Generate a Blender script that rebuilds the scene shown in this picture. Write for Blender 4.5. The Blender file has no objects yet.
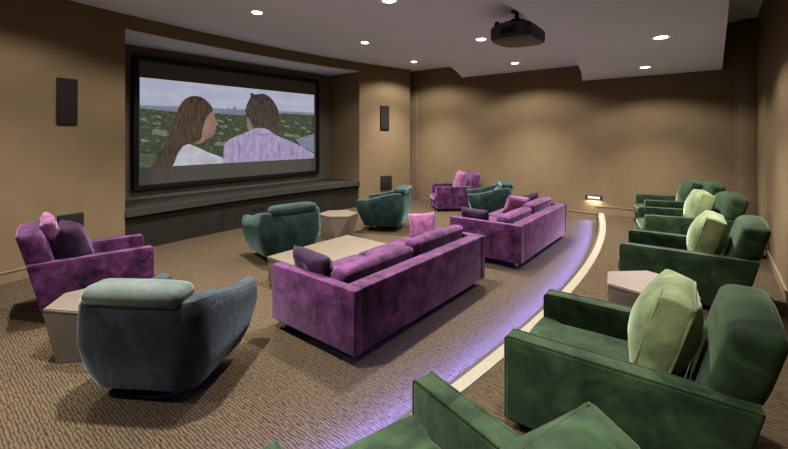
import bpy, bmesh, math, random
from mathutils import Vector, Matrix, noise
random.seed(4)
C = bpy.context.scene.collection
PI = math.pi
R = math.radians

# ------------------------------------------------------------------ materials
def new_mat(name):
    m = bpy.data.materials.new(name); m.use_nodes = True
    return m, m.node_tree.nodes, m.node_tree.links, m.node_tree.nodes['Principled BSDF']

def noise_ramp(n, l, stops, scale, detail=3, coord='Object', rough=.55, dist=0.0):
    tc = n.new('ShaderNodeTexCoord'); nz = n.new('ShaderNodeTexNoise'); rp = n.new('ShaderNodeValToRGB')
    nz.inputs['Scale'].default_value = scale; nz.inputs['Detail'].default_value = detail
    nz.inputs['Roughness'].default_value = rough; nz.inputs['Distortion'].default_value = dist
    l.new(tc.outputs[coord], nz.inputs['Vector']); l.new(nz.outputs['Fac'], rp.inputs['Fac'])
    rp.color_ramp.elements[0].position = stops[0][0]; rp.color_ramp.elements[0].color = (*stops[0][1], 1)
    rp.color_ramp.elements[1].position = stops[-1][0]; rp.color_ramp.elements[1].color = (*stops[-1][1], 1)
    for p, c in stops[1:-1]:
        e = rp.color_ramp.elements.new(p); e.color = (*c, 1)
    return nz, rp, tc

def plain(name, col, rough=.6, spec=.3, metal=0, var=.06, scale=6, bump=0):
    m, n, l, b = new_mat(name)
    lo = tuple(c*(1-var) for c in col); hi = tuple(min(1, c*(1+var)) for c in col)
    nz, rp, tc = noise_ramp(n, l, [(.35, lo), (.65, hi)], scale)
    l.new(rp.outputs['Color'], b.inputs['Base Color'])
    b.inputs['Roughness'].default_value = rough; b.inputs['Specular IOR Level'].default_value = spec
    b.inputs['Metallic'].default_value = metal
    if bump:
        bp = n.new('ShaderNodeBump'); bp.inputs['Strength'].default_value = bump; bp.inputs['Distance'].default_value = .002
        n2 = n.new('ShaderNodeTexNoise'); n2.inputs['Scale'].default_value = 260
        l.new(tc.outputs['Object'], n2.inputs['Vector']); l.new(n2.outputs['Fac'], bp.inputs['Height'])
        l.new(bp.outputs['Normal'], b.inputs['Normal'])
    return m

def velvet(name, dark, light, sheen, weight=.8, scale=5.0):
    m, n, l, b = new_mat(name)
    mid = tuple((a*.6+c*.4) for a, c in zip(dark, light))
    nz, rp, tc = noise_ramp(n, l, [(.34, dark), (.52, mid), (.72, light)], scale, 6, 'Object', .62, .6)
    l.new(rp.outputs['Color'], b.inputs['Base Color'])
    b.inputs['Roughness'].default_value = .75; b.inputs['Specular IOR Level'].default_value = .15
    b.inputs['Sheen Weight'].default_value = weight; b.inputs['Sheen Roughness'].default_value = .38
    b.inputs['Sheen Tint'].default_value = (*sheen, 1)
    n2 = n.new('ShaderNodeTexNoise'); n2.inputs['Scale'].default_value = 26; n2.inputs['Detail'].default_value = 5
    bp = n.new('ShaderNodeBump'); bp.inputs['Strength'].default_value = .35; bp.inputs['Distance'].default_value = .012
    l.new(tc.outputs['Object'], n2.inputs['Vector']); l.new(n2.outputs['Fac'], bp.inputs['Height'])
    l.new(bp.outputs['Normal'], b.inputs['Normal'])
    return m

def emit(name, col, strength):
    m, n, l, b = new_mat(name)
    b.inputs['Base Color'].default_value = (0, 0, 0, 1)
    b.inputs['Emission Color'].default_value = (*col, 1); b.inputs['Emission Strength'].default_value = strength
    return m

def emit_ramp(name, stops, scale, strength, stretch=(1, 1, 1), detail=5):
    m, n, l, b = new_mat(name)
    nz, rp, tc = noise_ramp(n, l, stops, scale, detail)
    mp = n.new('ShaderNodeMapping'); mp.inputs['Scale'].default_value = stretch
    l.new(tc.outputs['Object'], mp.inputs['Vector']); l.new(mp.outputs['Vector'], nz.inputs['Vector'])
    b.inputs['Base Color'].default_value = (0, 0, 0, 1)
    l.new(rp.outputs['Color'], b.inputs['Emission Color']); b.inputs['Emission Strength'].default_value = strength
    return m

def carpet(name, dark, light):
    m, n, l, b = new_mat(name)
    tc = n.new('ShaderNodeTexCoord'); mp = n.new('ShaderNodeMapping')
    mp.inputs['Rotation'].default_value = (0, 0, 0)
    mp.inputs['Scale'].default_value = (1, .4, 1)
    l.new(tc.outputs['Object'], mp.inputs['Vector'])
    w = n.new('ShaderNodeTexWave'); w.wave_type = 'BANDS'; w.bands_direction = 'X'; w.wave_profile = 'SIN'
    w.inputs['Scale'].default_value = 16; w.inputs['Distortion'].default_value = 5.0
    w.inputs['Detail'].default_value = 2; w.inputs['Detail Scale'].default_value = 2.2
    l.new(mp.outputs['Vector'], w.inputs['Vector'])
    nz = n.new('ShaderNodeTexNoise'); nz.inputs['Scale'].default_value = 60; nz.inputs['Detail'].default_value = 3
    l.new(mp.outputs['Vector'], nz.inputs['Vector'])
    mx = n.new('ShaderNodeMath'); mx.operation = 'MULTIPLY_ADD'; mx.inputs[1].default_value = .75; mx.inputs[2].default_value = .0
    l.new(nz.outputs['Fac'], mx.inputs[0])
    ad = n.new('ShaderNodeMath'); ad.operation = 'MULTIPLY_ADD'; ad.inputs[1].default_value = .40
    l.new(w.outputs['Fac'], ad.inputs[0]); l.new(mx.outputs[0], ad.inputs[2])
    rp = n.new('ShaderNodeValToRGB')
    rp.color_ramp.elements[0].position = .2; rp.color_ramp.elements[0].color = (*dark, 1)
    rp.color_ramp.elements[1].position = .8; rp.color_ramp.elements[1].color = (*light, 1)
    l.new(ad.outputs[0], rp.inputs['Fac']); l.new(rp.outputs['Color'], b.inputs['Base Color'])
    b.inputs['Roughness'].default_value = 1; b.inputs['Specular IOR Level'].default_value = 0
    bp = n.new('ShaderNodeBump'); bp.inputs['Strength'].default_value = .25; bp.inputs['Distance'].default_value = .004
    l.new(ad.outputs[0], bp.inputs['Height']); l.new(bp.outputs['Normal'], b.inputs['Normal'])
    return m

M = {}
M['wall'] = plain('tan wall fabric', (.158, .111, .062), .85, .1, 0, .05, 3, .2)
M['alcove'] = plain('dark taupe alcove wall', (.12, .10, .078), .85, .1, 0, .05, 3, .2)
M['trim'] = plain('tan painted trim', (.17, .12, .069), .6, .3)
M['ceil'] = plain('grey mauve ceiling paint', (.74, .81, .94), .9, .1, 0, .02, 1.5)
M['carpet'] = carpet('ribbed tan carpet', (.013, .009, .0052), (.084, .0605, .037))
M['nosing'] = plain('cream step nosing', (.20, .172, .125), .45, .3, 0, .05, 20)
M['nosing_dark'] = plain('dark nosing edge', (.03, .022, .02), .5, .3)
M['purple'] = velvet('purple velvet', (.007, .001, .008), (.135, .032, .125), (.95, .55, .95), .38, 6)
M['plum'] = velvet('dark plum velvet', (.004, .001, .005), (.026, .005, .028), (.7, .4, .75), .22, 9)
M['pink'] = velvet('mauve pink velvet', (.12, .035, .09), (.26, .09, .20), (1, .75, .95), .4, 8)
M['green'] = velvet('emerald velvet', (.003, .009, .004), (.032, .062, .024), (.7, .95, .6), .30, 5)
M['sage'] = velvet('sage green velvet', (.09, .13, .055), (.33, .38, .18), (.9, 1, .75), .4, 4)
M['teal'] = velvet('dark teal velvet', (.002, .008, .008), (.018, .040, .035), (.6, .95, .85), .30, 6)
M['slate'] = velvet('slate blue velvet', (.007, .011, .014), (.030, .039, .046), (.7, .85, 1), .4, 6)
M['slate_lit'] = velvet('lit slate velvet', (.045, .062, .054), (.095, .115, .10), (.8, 1, .9), .5, 5)  # paler copy of the slate velvet, with the light on it put into the colour
M['taupe'] = plain('taupe lacquer', (.105, .085, .064), .45, .3, 0, .05, 4)
M['blush'] = plain('blush lacquer', (.16, .12, .095), .45, .3, 0, .05, 4)
M['oak'] = plain('pale oak veneer', (.105, .083, .056), .45, .35, 0, .08, 9)
M['bench'] = plain('brown grey stone slab', (.030, .028, .024), .5, .3, 0, .12, 5)
M['bench_dark'] = plain('dark brown veneer', (.014, .011, .009), .6, .2, 0, .12, 5)
M['black'] = plain('black plastic', (.006, .006, .0065), .6, .2)
M['charcoal'] = plain('charcoal plastic', (.035, .032, .032), .4, .4)
M['grille'] = plain('dark speaker cloth', (.016, .013, .012), .9, .1, 0, .3, 200)
M['chrome'] = plain('polished metal', (.7, .7, .72), .15, .5, 1)
M['steel'] = plain('dark metal base', (.10, .10, .11), .3, .5, 1)
M['white'] = plain('white trim ring', (.8, .78, .75), .5, .3)
M['screen'] = plain('grey screen fabric', (.105, .10, .09), .9, .05, 0, .02)
M['glass'] = plain('lens glass', (.02, .02, .05), .05, .8)
M['lamp'] = emit('downlight lamp', (1, .93, .82), 14)
M['steplamp'] = emit('step light lamp', (1, .94, .82), 1.3)
M['led'] = emit('violet led tape', (.35, .22, 1), 3)
PS = .62
M['p_sky'] = emit('film sky', (.60, .62, .82), PS)
M['p_sky2'] = emit_ramp('film pale sky', [(.4, (.56, .60, .80)), (.6, (.68, .68, .84))], 1.5, PS, (1, 1, 3))
M['p_sea'] = emit_ramp('film sea', [(.4, (.22, .27, .36)), (.6, (.34, .38, .46))], 3, PS, (1, 1, 8))
M['p_land'] = emit_ramp('film land', [(.34, (.02, .04, .018)), (.5, (.055, .085, .035)), (.62, (.12, .145, .075)), (.74, (.36, .36, .31))], 12, PS, (1, 1, 2.4))
M['p_lawn'] = emit_ramp('film grass', [(.4, (.08, .11, .05)), (.6, (.15, .19, .10))], 6, PS, (1, 1, 3))
M['p_build'] = emit_ramp('film buildings', [(.4, (.14, .15, .12)), (.6, (.36, .36, .31))], 14, PS, (1, 1, 3))
M['p_tower'] = emit('film skyline', (.22, .26, .36), PS)
M['p_hair'] = emit_ramp('film brown hair', [(.35, (.035, .020, .014)), (.65, (.14, .085, .055))], 7, PS, (4, 1, .7))
M['p_hair2'] = emit_ramp('film dark hair', [(.35, (.03, .022, .02)), (.65, (.12, .085, .07))], 7, PS, (3, 1, 1))
M['p_skin'] = emit_ramp('film skin', [(.35, (.30, .17, .12)), (.65, (.46, .29, .22))], 3, PS)
M['p_white'] = emit_ramp('film white top', [(.35, (.58, .58, .68)), (.65, (.85, .85, .92))], 3, PS)
M['p_shirt'] = emit_ramp('film lilac shirt', [(.35, (.42, .33, .58)), (.65, (.64, .54, .78))], 5, PS, (2, 1, 1))
M['p_shirt2'] = emit('film shirt fold', (.36, .27, .52), PS)

# ------------------------------------------------------------------ mesh helpers
def link(name, bm, mats, parent=None, smooth=35, recalc=True):
    if recalc: bmesh.ops.recalc_face_normals(bm, faces=bm.faces[:])
    me = bpy.data.meshes.new(name); bm.to_mesh(me); bm.free()
    for m in (mats if isinstance(mats, (list, tuple)) else [mats]): me.materials.append(m)
    if smooth:
        for p in me.polygons: p.use_smooth = True
        me.set_sharp_from_angle(angle=R(smooth))
    o = bpy.data.objects.new(name, me); C.objects.link(o)
    if parent: o.parent = parent
    return o

def thing(name, label, cat, loc=(0, 0, 0), rz=0, group=None):
    o = bpy.data.objects.new(name, None); C.objects.link(o); o.empty_display_size = .1
    o.location = loc; o.rotation_euler = (0, 0, rz); o['label'] = label; o['category'] = cat
    if group: o['group'] = group
    return o

def tag(o, label, cat, group=None):
    o['label'] = label; o['category'] = cat
    if group: o['group'] = group
    return o

def struct(name, bm, m, smooth=30, recalc=True):
    o = link(name, bm, m, None, smooth, recalc); o['kind'] = 'structure'; return o

def dup(root, loc, rz, label, group=None):
    r = root.copy(); C.objects.link(r); r.location = loc; r.rotation_euler = (0, 0, rz); r['label'] = label
    if group: r['group'] = group
    for ch in list(root.children):
        c = ch.copy(); C.objects.link(c); c.parent = r
        for g in list(ch.children):
            d = g.copy(); C.objects.link(d); d.parent = c
    return r

def box(bm, x0, x1, y0, y1, z0, z1, bev=0, seg=3, mi=0):
    g = bmesh.ops.create_cube(bm, size=1)
    vs = g['verts']
    for v in vs:
        v.co = Vector((x0+(v.co.x+.5)*(x1-x0), y0+(v.co.y+.5)*(y1-y0), z0+(v.co.z+.5)*(z1-z0)))
    es = list({e for v in vs for e in v.link_edges}); fs = list({f for v in vs for f in v.link_faces})
    for f_ in fs: f_.material_index = mi
    if bev:
        bmesh.ops.bevel(bm, geom=es, offset=bev, segments=seg, affect='EDGES', profile=.5, clamp_overlap=True)
    return bm

def bbox(*a, **k):
    return box(bmesh.new(), *a, **k)

def tube(bm, pts, r, closed=False, n=6):
    pts = [Vector(p) for p in pts]; rings = []; N = len(pts)
    for i, p in enumerate(pts):
        a = pts[(i-1) % N] if (closed or i > 0) else p; b = pts[(i+1) % N] if (closed or i < N-1) else p
        t = (b-a).normalized(); up = Vector((0, 0, 1)) if abs(t.z) < .9 else Vector((1, 0, 0))
        s = t.cross(up).normalized(); q = s.cross(t)
        rings.append([bm.verts.new(p + s*(r*math.cos(2*PI*k/n)) + q*(r*math.sin(2*PI*k/n))) for k in range(n)])
    for i in range(N if closed else N-1):
        A, B = rings[i], rings[(i+1) % N]
        for k in range(n): bm.faces.new((A[k], A[(k+1) % n], B[(k+1) % n], B[k]))
    if not closed:
        bm.faces.new(rings[0]); bm.faces.new(rings[-1])
    return bm

def lathe(bm, prof, n=32, c=(0, 0), mi=0):
    rings = [[bm.verts.new((c[0]+r*math.cos(2*PI*k/n), c[1]+r*math.sin(2*PI*k/n), z)) for k in range(n)] for r, z in prof]
    fs = []
    for A, B in zip(rings, rings[1:]):
        for k in range(n): fs.append(bm.faces.new((A[k], A[(k+1) % n], B[(k+1) % n], B[k])))
    fs.append(bm.faces.new(rings[0])); fs.append(bm.faces.new(rings[-1]))
    for f_ in fs: f_.material_index = mi
    return bm

def puff_box(w, d, h, bev=.05, crown=.02, wob=.006, seed=0, cuts=5, cy=None):
    """a stuffed box cushion centred on its base: rounded edges, swollen faces, slight dents"""
    bm = bmesh.new(); g = bmesh.ops.create_cube(bm, size=1)
    for v in bm.verts: v.co = Vector((v.co.x*w, v.co.y*d, (v.co.z+.5)*h))
    bmesh.ops.bevel(bm, geom=bm.edges[:], offset=min(bev, h*.45, w*.45, d*.45), segments=4, affect='EDGES', profile=.5)
    bmesh.ops.subdivide_edges(bm, edges=[e for e in bm.edges if e.calc_length() > min(w, d, h)*.3], cuts=cuts, use_grid_fill=True)
    for v in bm.verts:
        x, y, z = v.co.x/(w/2), v.co.y/(d/2), (v.co.z-h/2)/(h/2)
        kx, ky, kz = 1-min(1, x*x), 1-min(1, y*y), 1-min(1, z*z)
        nv = noise.noise(Vector((v.co.x*5+seed, v.co.y*5, v.co.z*5)))
        v.co.z += (1 if z > 0 else -1)*(crown*kx*ky if abs(z) > .3 else 0) + wob*nv
        v.co.x += x*crown*.5*ky*kz + wob*noise.noise(Vector((v.co.y*6, seed, v.co.z*6)))
        v.co.y += y*(crown*.5 if cy is None else cy)*(kx*kz)**.75 + wob*noise.noise(Vector((v.co.x*6, v.co.z*6, seed+3)))
    return bm

def knife_pillow(w, h, t, pinch=.12, seed=0, n=18):
    """throw pillow standing in the x-z plane, knife edges, pointed corners; base at z = 0"""
    bm = bmesh.new(); sides = []
    for s in (1, -1):
        g = []
        for i in range(n+1):
            row = []
            for j in range(n+1):
                a, b = -1+2*i/n, -1+2*j/n
                x = a*(1-pinch*(1-b*b)*.0 - pinch*(1-abs(b))*abs(a)**2*.5)
                z = b*(1-pinch*(1-abs(a))*abs(b)**2*.5)
                th = ((1-a**4)*(1-b**4))**.62
                wr = noise.noise(Vector((a*2.2+seed, b*2.2, s*2)))*.22*th
                row.append(bm.verts.new((x*w/2, s*t/2*th*(1+wr), (z+1)*h/2)))
            g.append(row)
        sides.append(g)
        for i in range(n):
            for j in range(n):
                bm.faces.new((g[i][j], g[i+1][j], g[i+1][j+1], g[i][j+1]))
    bmesh.ops.remove_doubles(bm, verts=bm.verts[:], dist=.0006)
    return bm

def prism(bm, poly, z0, z1, mi=0):
    """vertical prism over a plan polygon"""
    A = [bm.verts.new((x, y, z0)) for x, y in poly]; B = [bm.verts.new((x, y, z1)) for x, y in poly]
    N = len(poly); fs = [bm.faces.new(A), bm.faces.new(B)]
    for i in range(N): fs.append(bm.faces.new((A[i], A[(i+1) % N], B[(i+1) % N], B[i])))
    for f_ in fs: f_.material_index = mi
    return bm

def strip_prism(bm, us, fa, fb, z0, z1, mi=0):
    """solid between two plan curves v = fa(u) and v = fb(u)"""
    rows = []
    for u in us:
        a, b = fa(u), fb(u)
        rows.append([bm.verts.new((u, a, z0)), bm.verts.new((u, b, z0)), bm.verts.new((u, b, z1)), bm.verts.new((u, a, z1))])
    fs = []
    for A, B in zip(rows, rows[1:]):
        for k in range(4): fs.append(bm.faces.new((A[k], A[(k+1) % 4], B[(k+1) % 4], B[k])))
    fs += [bm.faces.new(rows[0]), bm.faces.new(rows[-1])]
    for f_ in fs: f_.material_index = mi
    return bm

def lin(a, b, n): return [a+(b-a)*i/n for i in range(n+1)]

# ------------------------------------------------------------------ the room
UL, UR = -2.6, 9.35            # ends of the room along the screen wall
VB = -.56                      # wall behind the raised row
ZS, ZM, ZU, ZC, ZR = 3.0, 3.34, 3.66, 3.83, 4.0
PH = .16                       # height of the raised floor
def front(u): return 7.20-.028*(u-4.75)**2
def step(u): return 1.29+.025*(u-4.2)**2
def soff(u): return 1.48+.0213*(u-3.3)**2
def midedge(u): return 4.03+.041*(u-4.0)**2
k_ = lambda v: (lambda u: v)
A0, A1, AV = 2.19, 7.34, 8.12   # alcove

struct('floor', bbox(UL-.2, UR+.2, VB-.2, AV+.3, -.12, 0), M['carpet'])
struct('floor_platform', strip_prism(bmesh.new(), lin(UL, UR, 60), k_(VB), lambda u: step(u)-.12, .001, PH), M['carpet'])
b = bmesh.new()
us = lin(UL, UR, 80)
strip_prism(b, us, lambda u: step(u)-.12, lambda u: step(u)-.03, .12, PH+.006, 0)
strip_prism(b, us, lambda u: step(u)-.03, lambda u: step(u), .12, PH+.004, 1)
strip_prism(b, us, lambda u: step(u)-.12, lambda u: step(u)-.05, .001, .12, 1)
struct('trim_1', b, [M['nosing'], M['nosing_dark']])

# front wall, in two curved piers with the screen alcove between them
b = bmesh.new(); strip_prism(b, lin(UL, A0, 30), front, lambda u: AV+.2, 0, ZR)
struct('wall_front_left', b, M['wall'])
b = bmesh.new(); strip_prism(b, lin(A1, 9.05, 14), front, lambda u: AV+.2, 0, ZR)
struct('wall_front_right', b, M['wall'])
b = bmesh.new(); strip_prism(b, lin(A0, A1, 40), front, lambda u: AV+.2, 3.44, ZR)
struct('wall_header', b, M['wall'])
struct('wall_alcove', bbox(A0, A1, AV, AV+.2, 0, 3.44), M['alcove'])
b = bmesh.new(); strip_prism(b, lin(A0+.002, A1-.002, 40), lambda u: front(u)+.02, lambda u: AV, 3.425, 3.44)
struct('ceiling_alcove', b, M['ceil'])
struct('wall_recess', bbox(9.05, UR+.2, 7.25, AV+.2, 0, ZR), M['wall'])
struct('wall_right', bbox(UR, UR+.2, VB-.2, 7.25, 0, ZR), M['wall'])
struct('wall_back', bbox(UL-.2, UR, VB-.2, VB, 0, ZR), M['wall'])
struct('wall_left', bbox(UL-.2, UL, VB, AV+.2, 0, ZR), M['wall'])
# ceilings
struct('ceiling', bbox(UL-.2, UR+.2, VB-.2, AV+.3, ZR, ZR+.1), M['ceil'])
b = bmesh.new(); strip_prism(b, lin(UL, UR, 50), midedge, lambda u: max(front(u)-.001, 0) if u < 9.05 else 7.25, ZU, ZR-.001)
struct('ceiling_upper', b, M['ceil'])
b = bmesh.new(); strip_prism(b, lin(UL, UR, 60), soff, midedge, ZM, ZR-.001)
struct('ceiling_middle', b, M['ceil'])
b = bmesh.new(); strip_prism(b, lin(UL, UR, 60), k_(-.10), soff, ZS, ZR-.001)
struct('ceiling_soffit', b, M['ceil'])
struct('ceiling_cove', bbox(UL, UR, VB, -.10, ZC, ZR-.001), M['ceil'])
# corner pilaster and the slim upright trim at the far wall
struct('trim_2', box(bbox(UR-.13, UR, -.56, -.33, PH, ZC, .008), UR-.04, UR, -.33, -.27, PH, ZC), M['trim'])
struct('trim_3', box(bbox(UR-.03, UR, 6.60, 6.72, 0, ZU, .004), UR-.05, UR, 6.74, 6.78, 0, ZU), M['trim'])
# baseboards
def base_curve(name, u0, u1, n):
    b = bmesh.new()
    strip_prism(b, lin(u0, u1, n), lambda u: front(u)-.016, lambda u: front(u)+.01, 0, .125)
    strip_prism(b, lin(u0, u1, n), lambda u: front(u)-.024, lambda u: front(u)+.01, .125, .142)
    struct(name, b, M['trim'])
base_curve('baseboard_front_left', UL, A0, 30)
base_curve('baseboard_front_right', A1, 9.05, 14)
b = bbox(UR-.018, UR, 1.95, 6.58, 0, .145); box(b, UR-.026, UR, 1.95, 6.58, .145, .162)
struct('baseboard_right', b, M['trim'])
b = bbox(UR-.018, UR, -.33, 1.99, PH, PH+.145); box(b, UR-.026, UR, -.33, 1.99, PH+.145, PH+.162)
struct('baseboard_platform', b, M['trim'])
b = bbox(UL, UR-.13, VB, VB+.016, PH, PH+.10); box(b, UL, UR-.13, VB, VB+.024, PH+.10, PH+.117)
struct('baseboard_back', b, M['trim'])

# ------------------------------------------------------------------ media bench in the alcove
t = thing('media_bench', 'long dark brown curved bench built in under the projection screen', 'bench', (4.75, 7.2, 0))
off = Vector((-4.75, -7.2, 0))
def shifted(bm, o=off):
    for v in bm.verts: v.co += o
    return bm
us = lin(A0+.003, A1-.003, 40)
link('bench_top', shifted(strip_prism(bmesh.new(), us, lambda u: front(u)-.03, k_(AV-.002), .555, .66)), M['bench'], t)
link('bench_front', shifted(strip_prism(bmesh.new(), us, lambda u: front(u)+.05, k_(AV-.002), .0, .555)), M['bench_dark'], t)
for u in (3.85, 5.6):
    link('front_joint', shifted(strip_prism(bmesh.new(), lin(u-.006, u+.006, 1), lambda u: front(u)+.044, lambda u: front(u)+.055, .03, .54)), M['black'], t)
for u in (4.55, 4.70):
    p = link('wall_socket', shifted(bbox(u-.05, u+.05, front(u)+.035, front(u)+.055, .30, .38, .008)), M['grille'], t)
p = link('wall_socket', shifted(bbox(6.78, 6.90, front(6.8)+.03, front(6.8)+.06, .40, .48, .008)), M['steel'], t)

# ------------------------------------------------------------------ projection screen
SV = 8.05
t = thing('projection_screen', 'large black framed projection screen showing a couple before a green landscape', 'screen', (4.75, SV, 2.04))
so = Vector((-4.75, -SV, -2.04))
x0, x1, z0, z1, fw = 2.63, 6.88, .83, 3.25, .085
for nm, a in (('frame_rail', (x0, x1, z1-fw, z1)), ('frame_rail', (x0, x1, z0, z0+fw)),
              ('frame_stile', (x0, x0+fw, z0+fw, z1-fw)), ('frame_stile', (x1-fw, x1, z0+fw, z1-fw))):
    link(nm, shifted(bbox(a[0], a[1], SV-.05, AV-.002, a[2], a[3], .006), so), M['black'], t)
link('screen_fabric', shifted(bbox(x0+fw, x1-fw, SV-.005, SV+.03, z0+fw, z1-fw), so), M['screen'], t)
pic = []
def flat(poly, layer, mat, curve=True):
    if curve and len(poly) > 4:      # round the corners of hand drawn outlines (Chaikin)
        for _ in range(2):
            q = []
            for i in range(len(poly)):
                a, c = poly[i], poly[(i+1) % len(poly)]
                q += [(a[0]*.75+c[0]*.25, a[1]*.75+c[1]*.25), (a[0]*.25+c[0]*.75, a[1]*.25+c[1]*.75)]
            poly = q
    pic.append((poly, layer, mat))
px0, px1, pz0, pz1 = 2.74, 6.74, 1.225, 2.855
flat([(px0, pz0), (px1, pz0), (px1, pz1), (px0, pz1)], 0, 'p_sky2', False)
flat([(px0, 2.25), (px1, 2.25), (px1, 2.40), (px0, 2.36)], 1, 'p_sea', False)
flat([(px0, pz0), (px1, pz0), (px1, 2.33), (5.8, 2.34), (4.9, 2.26), (4.2, 2.27), (3.4, 2.26), (px0, 2.30)], 2, 'p_land', False)
for x, w, h in ((4.27, .06, .08), (4.34, .04, .05), (4.41, .05, .12), (4.48, .04, .08), (4.55, .06, .15), (4.61, .04, .10), (4.69, .06, .07), (4.76, .04, .06)):
    flat([(x-w/2, 2.25), (x+w/2, 2.25), (x+w/2, 2.27+h), (x-w/2, 2.27+h)], 3, 'p_tower', False)
flat([(px0, 1.23), (3.06, 1.23), (3.10, 1.42), (px0, 1.50)], 3, 'p_lawn', False)
flat([(2.94, 1.83), (3.2, 1.80), (3.2, 1.90), (2.95, 1.93)], 3, 'p_build', False)
flat([(4.1, 1.60), (4.55, 1.58), (4.5, 1.66), (4.15, 1.68)], 3, 'p_build', False)
flat([(5.8, 1.80), (6.3, 1.75), (6.28, 1.82), (5.85, 1.87)], 3, 'p_build', False)
for bx, bz, bw_, bh_ in ((2.80, 2.08, .10, .05), (3.02, 2.02, .14, .04), (3.05, 2.14, .08, .04), (2.82, 1.70, .12, .05), (4.22, 2.10, .10, .04), (4.30, 1.98, .16, .05), (4.45, 2.14, .10, .03), (4.60, 1.92, .12, .05), (4.25, 1.84, .10, .04), (5.78, 2.14, .12, .04), (5.90, 2.02, .16, .04), (6.20, 2.10, .12, .04), (6.40, 1.98, .16, .05), (6.60, 2.12, .10, .03), (6.55, 1.90, .12, .04)):
    flat([(bx-bw_/2, bz), (bx+bw_/2, bz-.01), (bx+bw_/2, bz+bh_-.01), (bx-bw_/2, bz+bh_)], 3, 'p_build', False)
flat([(6.15, 1.72), (6.739, 1.85), (6.739, 1.38), (6.33, 1.54)], 3, 'p_sea', False)
flat([(3.27, 1.228), (3.27, 1.228), (3.31, 1.24), (3.4, 1.49), (3.54, 1.67), (3.74, 1.59), (3.97, 1.47), (4.16, 1.4), (4.33, 1.33), (4.30, 1.228), (4.30, 1.228)], 4, 'p_white')
flat([(3.70, 1.97), (3.82, 2.23), (4.07, 2.36), (4.11, 2.24), (4.12, 2.16), (4.20, 2.06), (4.20, 2.03), (4.13, 2.00), (4.15, 1.94), (4.11, 1.91), (4.13, 1.86), (4.08, 1.79), (3.95, 1.75), (3.80, 1.62), (3.68, 1.68)], 5, 'p_skin')
flat([(2.91, 1.227), (2.91, 1.227), (3.02, 1.42), (3.19, 1.68), (3.3, 1.96), (3.38, 2.3), (3.49, 2.5), (3.65, 2.6), (3.85, 2.59), (4.0, 2.48), (4.10, 2.33), (3.97, 2.22), (3.86, 1.97), (3.85, 1.71), (3.64, 1.66), (3.46, 1.6), (3.32, 1.4), (3.29, 1.227), (3.29, 1.227)], 6, 'p_hair')
flat([(4.84, 2.26), (4.96, 2.25), (5.02, 1.96), (4.86, 1.90), (4.84, 2.11)], 5, 'p_skin')
flat([(4.78, 2.3), (4.85, 2.53), (4.94, 2.66), (4.92, 2.78), (5.04, 2.72), (5.25, 2.78), (5.46, 2.69), (5.64, 2.47), (5.69, 2.21), (5.64, 1.84), (5.33, 1.88), (4.99, 1.95), (4.93, 2.14)], 6, 'p_hair2')
flat([(4.31, 1.228), (4.31, 1.228), (4.30, 1.50), (4.34, 1.66), (4.48, 1.76), (4.82, 1.87), (5.03, 1.99), (5.37, 1.97), (5.56, 1.82), (5.97, 1.69), (6.33, 1.54), (6.738, 1.34), (6.738, 1.34), (6.738, 1.228), (6.738, 1.228)], 7, 'p_shirt')
for pl in ([(4.62, 1.25), (4.70, 1.5), (4.66, 1.7), (4.64, 1.5)], [(5.75, 1.26), (5.62, 1.5), (5.66, 1.68), (5.70, 1.5)],
           [(4.92, 1.88), (5.2, 1.84), (5.5, 1.86), (5.2, 1.80)], [(6.1, 1.24), (6.0, 1.4), (6.05, 1.55), (6.08, 1.4)]):
    flat(pl, 8, 'p_shirt2', False)
b = bmesh.new(); mats = []
for poly, lay, mn in pic:
    if M[mn] not in mats: mats.append(M[mn])
    y = SV-.007-lay*.0006
    fc = b.faces.new([b.verts.new((x, y, z)) for x, z in poly]); fc.material_index = mats.index(M[mn])
    fc.normal_update()
    if fc.normal.y > 0: fc.normal_flip()
bmesh.ops.triangulate(b, faces=b.faces[:], ngon_method='EAR_CLIP')
o = link('picture', shifted(b, so), mats, t, 0, False)
o['label'] = 'film still of a woman in white and a man in a lilac shirt'

# ------------------------------------------------------------------ wall speakers
def wall_panel(name, u, z0, z1, w, label, cat, group):
    v = front(u); ang = math.atan(-.056*(u-4.75))
    r = thing(name, label, cat, (u, v, (z0+z1)/2), ang, group)
    h = (z1-z0)/2
    b = bbox(-w/2, w/2, -.028, .01, -h, h, .006)
    link('frame', b, M['black'], r)
    link('grille', bbox(-w/2+.012, w/2-.012, -.033, -.026, -h+.012, h-.012, .003), M['grille'], r)
wall_panel('wall_speaker', 1.46, 1.955, 2.585, .235, 'tall black speaker high on the wall left of the screen', 'speaker', 'black speakers flanking the screen')
wall_panel('wall_speaker', 8.155, 1.965, 2.605, .30, 'tall black speaker high on the narrow wall right of the screen', 'speaker', 'black speakers flanking the screen')
wall_panel('subwoofer_panel', 1.50, .32, .73, .30, 'square black subwoofer panel low on the wall behind the purple armchair', 'speaker', 'low subwoofer panels')
wall_panel('subwoofer_panel', 8.21, .37, .735, .38, 'square black subwoofer panel low on the narrow wall right of the screen', 'speaker', 'low subwoofer panels')

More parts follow.
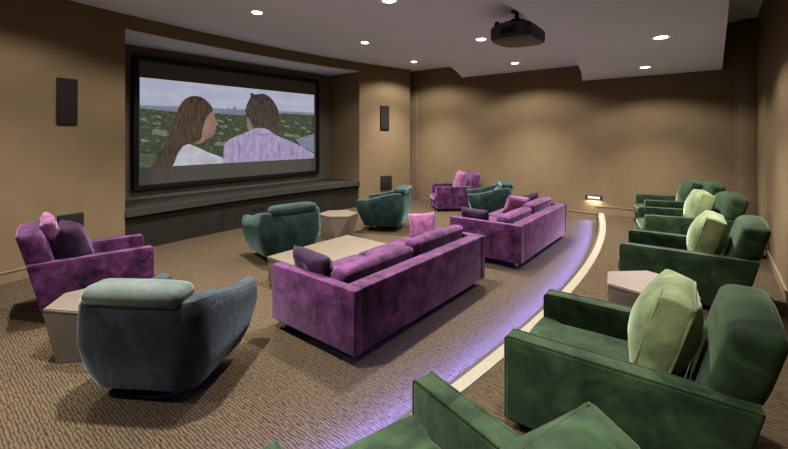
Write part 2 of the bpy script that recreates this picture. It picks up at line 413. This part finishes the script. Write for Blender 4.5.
# ------------------------------------------------------------------ projector
PX, PY = 4.78, 1.90
t = thing('projector', 'black projector hanging upside down from the middle ceiling', 'projector', (PX, PY, ZM))
b = bmesh.new()
prof = [(-.27, -.20), (-.23, -.235), (.20, -.235), (.27, -.17), (.28, .08), (.22, .20), (.10, .235), (-.10, .235), (-.22, .20), (-.28, .08)]
N = len(prof); lv = [(.80, -.42), (.97, -.405), (1.0, -.36), (1.0, -.28), (.95, -.235), (.80, -.21)]
rings = [[b.verts.new((x*s, y*s, z+.02*y)) for x, y in prof] for s, z in lv]
for A, B in zip(rings, rings[1:]):
    for i in range(N): b.faces.new((A[i], A[(i+1) % N], B[(i+1) % N], B[i]))
b.faces.new(rings[0]); b.faces.new(rings[-1])
body = link('casing', b, M['charcoal'], t); t.scale = (1.14, 1.14, .95)
b = lathe(bmesh.new(), [(.075, 0), (.075, .03), (.055, .045), (.055, .015)], 24)
for v in b.verts: v.co = Vector((v.co.x, v.co.z+.205, v.co.y-.315))
link('lens_barrel', b, M['black'], t)
b = lathe(bmesh.new(), [(.05, .22), (.03, .238), (.004, .242)], 20)
for v in b.verts: v.co = Vector((v.co.x, v.co.z, v.co.y-.315))
link('lens', b, M['glass'], t)
link('vent_grille', bbox(-.286, -.27, -.10, .06, -.36, -.28, .004), M['black'], t)
link('top_panel', bbox(-.17, .17, -.15, .13, -.225, -.175, .02), M['black'], t)
for x, y in ((-.17, .15), (.2, -.10), (.16, .15)):
    link('foot', lathe(bmesh.new(), [(.03, -.225), (.03, -.185), (.022, -.165), (.022, -.16)], 14, (x, y)), M['black'], t)
link('mount_plate', box(bbox(-.10, .10, -.09, .09, -.178, -.145, .008), -.05, .05, -.05, .05, -.15, -.11, .01), M['black'], t)
link('mount_pole', lathe(bmesh.new(), [(.022, -.12), (.022, -.02), (.06, -.018), (.06, -.001)], 16), M['black'], t)

# ------------------------------------------------------------------ downlights
def spot(parent, power, ang, blend=.35, rad=.05, col=(1, .955, .90)):
    l = bpy.data.lights.new('downlight beam', 'SPOT'); l.energy = power; l.spot_size = R(ang); l.spot_blend = blend
    l.shadow_soft_size = rad; l.color = col
    o = bpy.data.objects.new('beam', l); C.objects.link(o); o.parent = parent; o.location = (0, 0, -.03); return o
dl_trim = None
def downlight(u, v, z, label, power, ang=145, blend=.38, wash=.45, core=1.95, beam=94):
    r = thing('downlight', label, 'ceiling light', (u, v, z), 0, 'recessed ceiling downlights')
    link('trim_ring', lathe(bmesh.new(), [(.072, -.004), (.095, -.008), (.10, -.001)], 28), M['white'], r)
    link('lamp', lathe(bmesh.new(), [(.07, -.003), (.07, -.010)], 24), M['lamp'], r)
    if wash: spot(r, power*wash, ang, blend)
    spot(r, power*core, beam, 1.0)
PU, PM, PSF = 480, 420, 320
downlight(3.40, 5.37, ZU, 'recessed downlight in the high ceiling above the screen\'s left half', PU)
downlight(5.84, 5.43, ZU, 'recessed downlight in the high ceiling above the screen\'s right end', PU)
downlight(8.11, 5.87, ZU, 'small recessed downlight by the narrow wall right of the screen', PU)
downlight(.95, 5.30, ZU, 'recessed downlight over the left purple armchair', PU*.8)
downlight(3.50, 2.88, ZM, 'recessed downlight at the top edge left of the projector', PM)
downlight(5.82, 2.90, ZM, 'recessed downlight just left of the projector', PM)
downlight(8.18, 3.29, ZM, 'recessed downlight below the projector, near the far wall', PM)
downlight(1.15, 2.95, ZM, 'recessed downlight over the slate blue chair', PM)
downlight(-1.15, 3.05, ZM, 'added unseen downlight that fills the shadow by the slate blue chair', PM*.8)  # added out of view to lighten the chair's shadow on the carpet
downlight(5.81, .51, ZS, 'larger recessed downlight in the low soffit over the green row', PSF)
downlight(8.16, .95, ZS, 'smaller recessed downlight in the low soffit near the far wall', PSF)
downlight(3.46, .55, ZS, 'recessed downlight in the low soffit over the second green chair', PSF, wash=0, core=1.45, beam=80)
downlight(1.10, .60, ZS, 'recessed downlight in the low soffit over the nearest green chair', PSF, wash=0, core=2.0, beam=80)

# ------------------------------------------------------------------ step light and led tape
t = thing('step_light', 'small rectangular step light glowing low on the far wall', 'light', (UR, 2.02, .485))
b = bbox(-.016, .012, -.16, .16, -.05, .05, .004)
link('faceplate', b, M['steel'], t)
link('lamp', bbox(-.02, -.012, -.12, .12, -.022, .022, .004), M['steplamp'], t)
for sgn in (1, -1): link('louvre', bbox(-.026, -.014, -.13, .13, sgn*.03-.006, sgn*.03+.006, .002), M['chrome'], t)
def area(loc, rot, sx, sy, e, col, name='area', spread=180):
    l = bpy.data.lights.new(name, 'AREA'); l.shape = 'RECTANGLE'; l.size = sx; l.size_y = sy; l.energy = e; l.color = col; l.spread = R(spread)
    o = bpy.data.objects.new(name, l); C.objects.link(o); o.location = loc; o.rotation_euler = rot; return o
area((UR-.035, 2.02, .455), (0, R(22), 0), .03, .24, 7, (1, .92, .78), 'step light beam')
t = thing('led_tape', 'violet led tape glowing under the curved cream step edge', 'light strip', (4.2, 1.29, .10))
lo = Vector((-4.2, -1.29, -.10))
link('tape', shifted(strip_prism(bmesh.new(), lin(UL, UR-.02, 80), lambda u: step(u)-.045, lambda u: step(u)-.022, .108, .118), lo), M['led'], t)
n = 24
for i in range(n):
    u = UL+.3+(UR-UL-.32)*(i+.5)/n
    s = .05*(u-4.2); a = math.atan(s)
    area((u, step(u)-.012, .112), (R(66), 0, a), (UR-UL)/n*.98, .02, 9, (.14, .16, 1), 'led tape light', 46)

# ------------------------------------------------------------------ sofas
def make_sofa(label, loc, group):
    W, D, H, at, bt = 2.25, 1.08, .60, .10, .16
    t = thing('sofa', label, 'sofa', loc, 0, group)
    m = M['purple']
    link('seat_base', bbox(-W/2+at, W/2-at, -D/2+bt, D/2-.02, .09, .28, .012), m, t)
    br = link('backrest', bbox(-W/2+at, W/2-at, -D/2, -D/2+bt, .09, H, .014), m, t)
    for y in (-D/2+.008, -D/2+bt-.008):
        link('piping', tube(bmesh.new(), [(-W/2+at, y, H-.006), (W/2-at, y, H-.006)], .006), m, br)
    for s in (-1, 1):
        a = link('arm', bbox(*sorted((s*W/2, s*(W/2-at))), -D/2-.004, D/2, .09, H, .012), m, t)
        for x in (s*(W/2-.008), s*(W/2-at+.008)):
            link('piping', tube(bmesh.new(), [(x, -D/2+.004, .1), (x, -D/2+.004, H-.006), (x, D/2-.008, H-.006), (x, D/2-.006, .1)], .006), m, a)
    cw = (W-2*at)/2
    for s in (-1, 1):
        b = puff_box(cw-.01, D-bt-.0, .17, .05, .02, .004, s)
        for v in b.verts: v.co += Vector((s*cw/2, bt/2, .28))
        link('seat_cushion', b, m, t)
        b = puff_box(cw-.03, .19, .27+.02*s, .055, .025, .008, 7+s)
        for v in b.verts:
            v.co.y -= v.co.z*.18; v.co += Vector((s*(cw/2+.0), -D/2+bt+.19, .42))
        link('back_cushion', b, M['purple'], t)
    for x in (-W/2+.12, W/2-.12):
        for y in (-D/2+.10, D/2-.10):
            link('leg', bbox(x-.02, x+.02, y-.02, y+.02, 0, .092, .004), M['chrome'], t)
    return t
sofa = make_sofa('long purple velvet sofa nearest the camera, beside the pale coffee table', (3.335, 2.71, 0), 'purple sofas')
sofa2 = dup(sofa, (6.31, 2.57, 0), R(1), 'farther purple velvet sofa, beside the curved step near the far wall', 'purple sofas')

def pillow(name, mat, w, h, th, loc, rz, lean, label, group, roll=0, seed=0, pinch=.14):
    o = link(name, knife_pillow(w, h, th, pinch, seed), mat, None, 60)
    o.location = loc; o.rotation_mode = 'ZYX'
    o.rotation_mode = 'XYZ'
    o.matrix_world = Matrix.Translation(loc) @ Matrix.Rotation(rz, 4, 'Z') @ Matrix.Rotation(lean, 4, 'X') @ Matrix.Rotation(roll, 4, 'Y')
    tag(o, label, 'cushion', group); return o
G1 = 'loose cushions on the sofas'
pillow('throw_pillow', M['plum'], .60, .30, .18, (2.43, 2.88, .45), R(-97), R(10), 'dark plum cushion with pinched top at the near sofa\'s left arm', G1, seed=2)
pillow('throw_pillow', M['pink'], .38, .36, .15, (4.24, 2.92, .45), R(104), R(13), 'mauve pink cushion standing at the far end of the nearest sofa', G1, R(8), seed=5)
pillow('throw_pillow', M['plum'], .50, .28, .17, (5.42, 2.78, .45), R(-98), R(10), 'dark plum cushion against the left arm of the farther sofa', G1, seed=9)
pillow('throw_pillow', M['pink'], .42, .36, .15, (6.66, 2.72, .45), R(-40), R(22), 'mauve pink cushion propped on the farther sofa', G1, R(10), seed=12)
pillow('throw_pillow', M['plum'], .40, .34, .15, (7.12, 2.64, .45), R(-18), R(18), 'dark plum cushion at the right end of the farther sofa', G1, R(-6), seed=15)

# ------------------------------------------------------------------ armchairs with track arms
def make_armchair(name, label, mat, loc, rz, group, W=.84, D=1.0, AH=.52, BH=.84, seatm=None, SB=.195):
    """+y is the way it faces; origin on the floor under its middle"""
    t = thing(name, label, 'armchair', loc, rz, group)
    at = .115; y0, y1 = -D/2, D/2
    rake = .215                                        # how far the back leans out at its top
    link('seat_base', bbox(-W/2+at-.002, W/2-at+.002, y0+.15, y1-.03, .045, SB, .015), mat, t)
    for s in (-1, 1):
        xa, xb = sorted((s*W/2, s*(W/2-at)))
        b = bbox(xa, xb, y0+.06, y1-.02, .045, AH, .026, 4)
        for v in b.verts:
            if v.co.z > .3 and v.co.y < 0: v.co.z -= .0
            if v.co.y < y0+.2: v.co.y -= rake*(v.co.z/BH)+.04
        a = link('arm', b, mat, t)
        for x in (xa+.01, xb-.01):
            link('piping', tube(bmesh.new(), [(x, y0+.03-rake*AH/BH, AH-.004), (x, y1-.032, AH-.004), (x, y1-.022, AH-.02), (x, y1-.021, .06)], .007), mat, a)
    b = puff_box(W-2*at-.01, D-.24, .16, .055, .025, .004, 3)
    for v in b.verts:
        if v.co.y > (D-.24)/2-.075: v.co.x *= 1+.26*min(1, (v.co.y-(D-.24)/2+.075)/.02)
        v.co += Vector((0, .13, SB))
    link('seat_cushion', b, seatm or mat, t)
    # back: a thick panel with a crowned and rounded top, full width behind the arms
    bw = W-2*at+.10
    b = puff_box(bw, .20, BH-.05, .045, .022, .005, 11, 6)
    for v in b.verts:
        z = v.co.z/(BH-.05); x = v.co.x/(bw/2)
        v.co.z -= .04*(x*x)*max(0, z-.4)/.6
        v.co.x *= 1-(.07 if z < AH/BH-.04 else 0)
        v.co.y += -rake*z
        v.co += Vector((0, y0+.115, .05))
    br = link('backrest', b, mat, t)
    for x in (-W/2+.07, W/2-.07):
        for y in (y0+.14, y1-.1):
            link('leg', lathe(bmesh.new(), [(.02, 0), (.026, .05)], 12, (x, y)), M['black'], t)
    return t
def box_pillow(mat, pip, w, h, th, loc, rz, lean, label, group, seed=0, roll=0):
    """square loose cushion with a boxed border and piped edges, standing on its edge"""
    b = puff_box(w, th, h, .018, .03, .008, seed, 7, .085)
    for v in b.verts:
        z = v.co.z/h
    o = link('box_cushion', b, mat, None, 50)
    o.matrix_world = Matrix.Translation(loc) @ Matrix.Rotation(rz, 4, 'Z') @ Matrix.Rotation(lean, 4, 'X') @ Matrix.Rotation(roll, 4, 'Y')
    r = .035
    for y in (-th/2+.004, th/2-.004):
        pts = []
        for cx, cz, a0 in ((w/2-r, h-r, 0), (-w/2+r, h-r, 90), (-w/2+r, r, 180), (w/2-r, r, 270)):
            for k in range(4):
                a = R(a0+30*k); pts.append((cx+(r-.004)*math.cos(a)*1.0, y, cz+(r-.004)*math.sin(a)))
        link('piping', tube(bmesh.new(), pts, .008, True), pip, o)
    tag(o, label, 'cushion', group); return o

GC = 'green armchairs on the raised floor'
green = make_armchair('armchair', 'large green velvet armchair in the right foreground with a pale square cushion', M['green'], (2.59, .46, PH), R(2), GC, W=.86)
c2 = dup(green, (5.17, .31, PH), R(2), 'green velvet armchair behind the raised floor\'s blush side table', GC)
c3 = dup(green, (7.15, .40, PH), R(14), 'second green armchair from the far wall on the raised floor', GC)
c4 = dup(green, (8.72, .62, PH), R(18), 'green armchair farthest back on the raised floor, by the far wall', GC)
c0 = dup(green, (1.06, .72, PH), R(-16), 'nearest green velvet armchair, cut off by the bottom edge of the photo', GC)
GP = 'square green cushions on the armchairs'
def on_chair(ch, x, y, z):
    return Vector(ch.location) + Matrix.Rotation(ch.rotation_euler.z, 3, 'Z') @ Vector((x, y, z))
for ch, lab, sd, off_, lean in ((green, 'big sage green square cushion leaning in the right foreground armchair', 1, (.02, -.18, .40), 17),
                  (c2, 'sage green square cushion on the armchair behind the blush side table', 2, (.0, -.18, .40), 17),
                  (c3, 'sage green square cushion on the second armchair from the far wall', 3, (.0, -.16, .40), 16),
                  (c4, 'dark green square cushion on the armchair nearest the far wall', 4, (.0, -.20, .40), 18),
                  (c0, 'dark green square cushion in the nearest armchair at the photo\'s bottom edge', 5, (.05, -.29, .435), 20)):
    box_pillow(M['sage'] if sd in (1, 2, 3) else M['green'], M['sage'] if sd < 4 else M['green'], .52, .45, .15, on_chair(ch, *off_), ch.rotation_euler.z, R(lean), lab, GP, sd)

GPU = 'purple armchairs'
pa = make_armchair('armchair', 'purple velvet armchair at the left wall with plum and pink cushions', M['purple'], (1.41, 5.29, 0), R(-101), GPU, W=.80, D=.94, AH=.58, BH=.90)
pf = dup(pa, (8.66, 5.12, 0), R(44), 'small purple velvet armchair by the far wall', GPU)
pillow('throw_pillow', M['plum'], .58, .54, .28, on_chair(pa, .05, -.14, .38), pa.rotation_euler.z, R(20), 'big dark plum cushion in the left purple armchair', 'armchair cushions', seed=21)
pillow('throw_pillow', M['pink'], .26, .21, .12, on_chair(pa, .10, -.40, .80), pa.rotation_euler.z, R(14), 'small pink cushion at the top of the left purple armchair', 'armchair cushions', R(20), seed=24)
pillow('throw_pillow', M['pink'], .60, .58, .24, on_chair(pf, .04, -.14, .37), pf.rotation_euler.z, R(16), 'pink cushion in the small purple armchair by the far wall', 'armchair cushions', seed=27)

# ------------------------------------------------------------------ tub swivel chairs
def make_tub(label, mat, roll_mat, loc, rz, group):
    t = thing('swivel_chair', label, 'swivel chair', loc, rz, group)
    # plan path of the shell from the left arm tip round the back to the right arm tip
    P = []
    hw, yf, yb, rc = .45, .47, -.42, .17
    for k in range(9): P.append((-hw-.0*k, yf-(yf-(yb+rc))*k/8))
    for k in range(1, 7): a = R(180+90*k/7); P.append((-hw+rc+rc*math.cos(a), yb+rc+rc*math.sin(a)))
    for k in range(0, 5): P.append((-hw+rc+(2*hw-2*rc)*k/4, yb))
    for k in range(1, 7): a = R(270+90*k/7); P.append((hw-rc+rc*math.cos(a), yb+rc+rc*math.sin(a)))
    for k in range(9): P.append((hw, yb+rc+(yf-yb-rc)*k/8))
    n = len(P); th = .13
    b = bmesh.new(); rings = []
    for i, (x, y) in enumerate(P):
        q0 = Vector(P[max(i-1, 0)]); q1 = Vector(P[min(i+1, n-1)]); tg = (q1-q0).normalized(); inn = Vector((-tg.y, tg.x))
        if inn.dot(Vector((-x, -y+.1))) < 0: inn = -inn
        back = max(0, min(1, (.40-y)/.74)); back = back*back*(3-2*back)
        top = .60+.14*back
        out = Vector((x, y)); sec = []
        def pt(o2, z): sec.append(b.verts.new((o2.x, o2.y, z)))
        bot = Vector((x*.84, y*.80 - .0)) if y < 0 else Vector((x*.84, y*.70))
        mid = out*.5+bot*.5+(-inn)*.055
        pt(bot, .115); pt(bot*.45+mid*.55-inn*.008, .24); pt(out*.62+mid*.38-inn*.008, .42); pt(out, top-.05)
        pt(out+inn*.012, top-.015); pt(out+inn*.04, top); pt(out+inn*(th-.04), top); pt(out+inn*(th-.01), top-.018)
        pt(out+inn*th, top-.06); pt(out*.9+inn*th, .30); pt(bot*.9+inn*.10, .12)
        rings.append(sec)
    m_ = len(rings[0])
    for A, B in zip(rings, rings[1:]):
        for k in range(m_): b.faces.new((A[k], A[(k+1) % m_], B[(k+1) % m_], B[k]))
    b.faces.new(rings[0]); b.faces.new(rings[-1])
    link('shell', b, mat, t, 40)
    b = bmesh.new()
    fl = [(x*.80, (y*.76 if y < 0 else y*.66)) for x, y in P]
    prism(b, fl, .118, .29)
    link('seat_base', b, mat, t)
    b = puff_box(.60, .70, .17, .06, .03, .004, 5)
    for v in b.verts: v.co += Vector((0, .08, .27))
    link('seat_cushion', b, mat, t)
    # loose back cushion whose top rolls over the rim of the shell
    b = puff_box(.68, .23, .13, .06, .015, .004, 8)
    for v in b.verts: v.co += Vector((0, -.33, .69))
    bc = link('head_roll', b, roll_mat, t)
    b = puff_box(.58, .16, .30, .06, .03, .004, 9)
    for v in b.verts:
        v.co.y -= v.co.z*.12; v.co += Vector((0, -.19, .40))
    link('back_cushion', b, roll_mat, t)
    link('swivel_base', lathe(bmesh.new(), [(.24, 0), (.265, .012), (.265, .028), (.20, .035), (.06, .045), (.06, .125)], 36), M['steel'], t)
    return t
GT = 'tub swivel chairs'
blue = make_tub('slate blue velvet swivel tub chair in the left foreground seen from behind', M['slate'], M['slate_lit'], (1.29, 3.17, 0), R(33-90), GT)
teal = make_tub('dark teal swivel tub chair in the middle, its back to the camera', M['teal'], M['teal'], (3.64, 5.05, 0), R(78-90), GT)
dup(teal, (6.02, 5.02, 0), R(114-90), 'dark teal swivel tub chair below the speaker right of the screen', GT)
dup(teal, (8.0, 3.78, 0), R(120-90), 'dark teal swivel tub chair half hidden behind the farther sofa', GT)

# ------------------------------------------------------------------ faceted tables
def make_facet(label, mat, loc, rz, group, r=.36, h=.42):
    t = thing('side_table', label, 'table', loc, rz, group)
    b = bmesh.new()
    top = [(r*math.cos(R(60*k))*(.9 if k % 2 else 1), r*math.sin(R(60*k))) for k in range(6)]
    low = [(r*.86*math.cos(R(60*k+22)), r*.86*math.sin(R(60*k+22))) for k in range(6)]
    T = [b.verts.new((x, y, h-.03)) for x, y in top]; B = [b.verts.new((x, y, 0)) for x, y in low]
    for k in range(6):
        b.faces.new((B[k], T[(k+1) % 6], T[k])); b.faces.new((B[k], B[(k+1) % 6], T[(k+1) % 6]))
    b.faces.new(T); b.faces.new(B)
    bmesh.ops.bevel(b, geom=b.edges[:], offset=.006, segments=2, affect='EDGES')
    link('body', b, mat, t, 20)
    b = prism(bmesh.new(), [(x*1.0, y*1.0) for x, y in top], h-.03, h)
    bmesh.ops.bevel(b, geom=b.edges[:], offset=.008, segments=2, affect='EDGES')
    link('tabletop', b, mat, t, 30)
    return t
GF = 'faceted side tables'
f1 = make_facet('faceted taupe side table between the two teal swivel chairs', M['taupe'], (4.95, 5.25, 0), R(18), GF)
dup(f1, (1.09, 4.15, 0), R(55), 'faceted taupe side table between purple armchair and slate blue chair', GF)
make_facet('faceted blush side table between green armchairs on the raised floor', M['blush'], (3.92, .42, PH), R(10), GF, .36, .42)

t = thing('coffee_table', 'low pale wooden block coffee table in front of the nearest sofa', 'table', (3.5, 3.84, 0))
link('tabletop', bbox(-.68, .68, -.40, .40, .29, .34, .006), M['oak'], t)
link('body', bbox(-.67, .67, -.39, .39, .03, .29, .004), M['oak'], t)
link('plinth', bbox(-.62, .62, -.34, .34, 0, .03), M['bench_dark'], t)

# ------------------------------------------------------------------ camera, world
cam = bpy.data.cameras.new('camera'); co = bpy.data.objects.new('camera', cam); C.objects.link(co)
co.location = (0, 0, 1.8); co.rotation_euler = (R(90), 0, R(-51.25))
cam.sensor_width = 36; cam.lens = 36*400/788; cam.shift_y = -(224.5-136)/788; cam.clip_start = .05
sc = bpy.context.scene; sc.camera = co
w = bpy.data.worlds.new('world'); sc.world = w; w.use_nodes = True
w.node_tree.nodes['Background'].inputs['Color'].default_value = (.02, .018, .016, 1)
w.node_tree.nodes['Background'].inputs['Strength'].default_value = .2
vs = sc.view_settings; vs.view_transform = 'Standard'; vs.look = 'None'; vs.gamma = 1; vs.exposure = 0; vs.use_curve_mapping = False
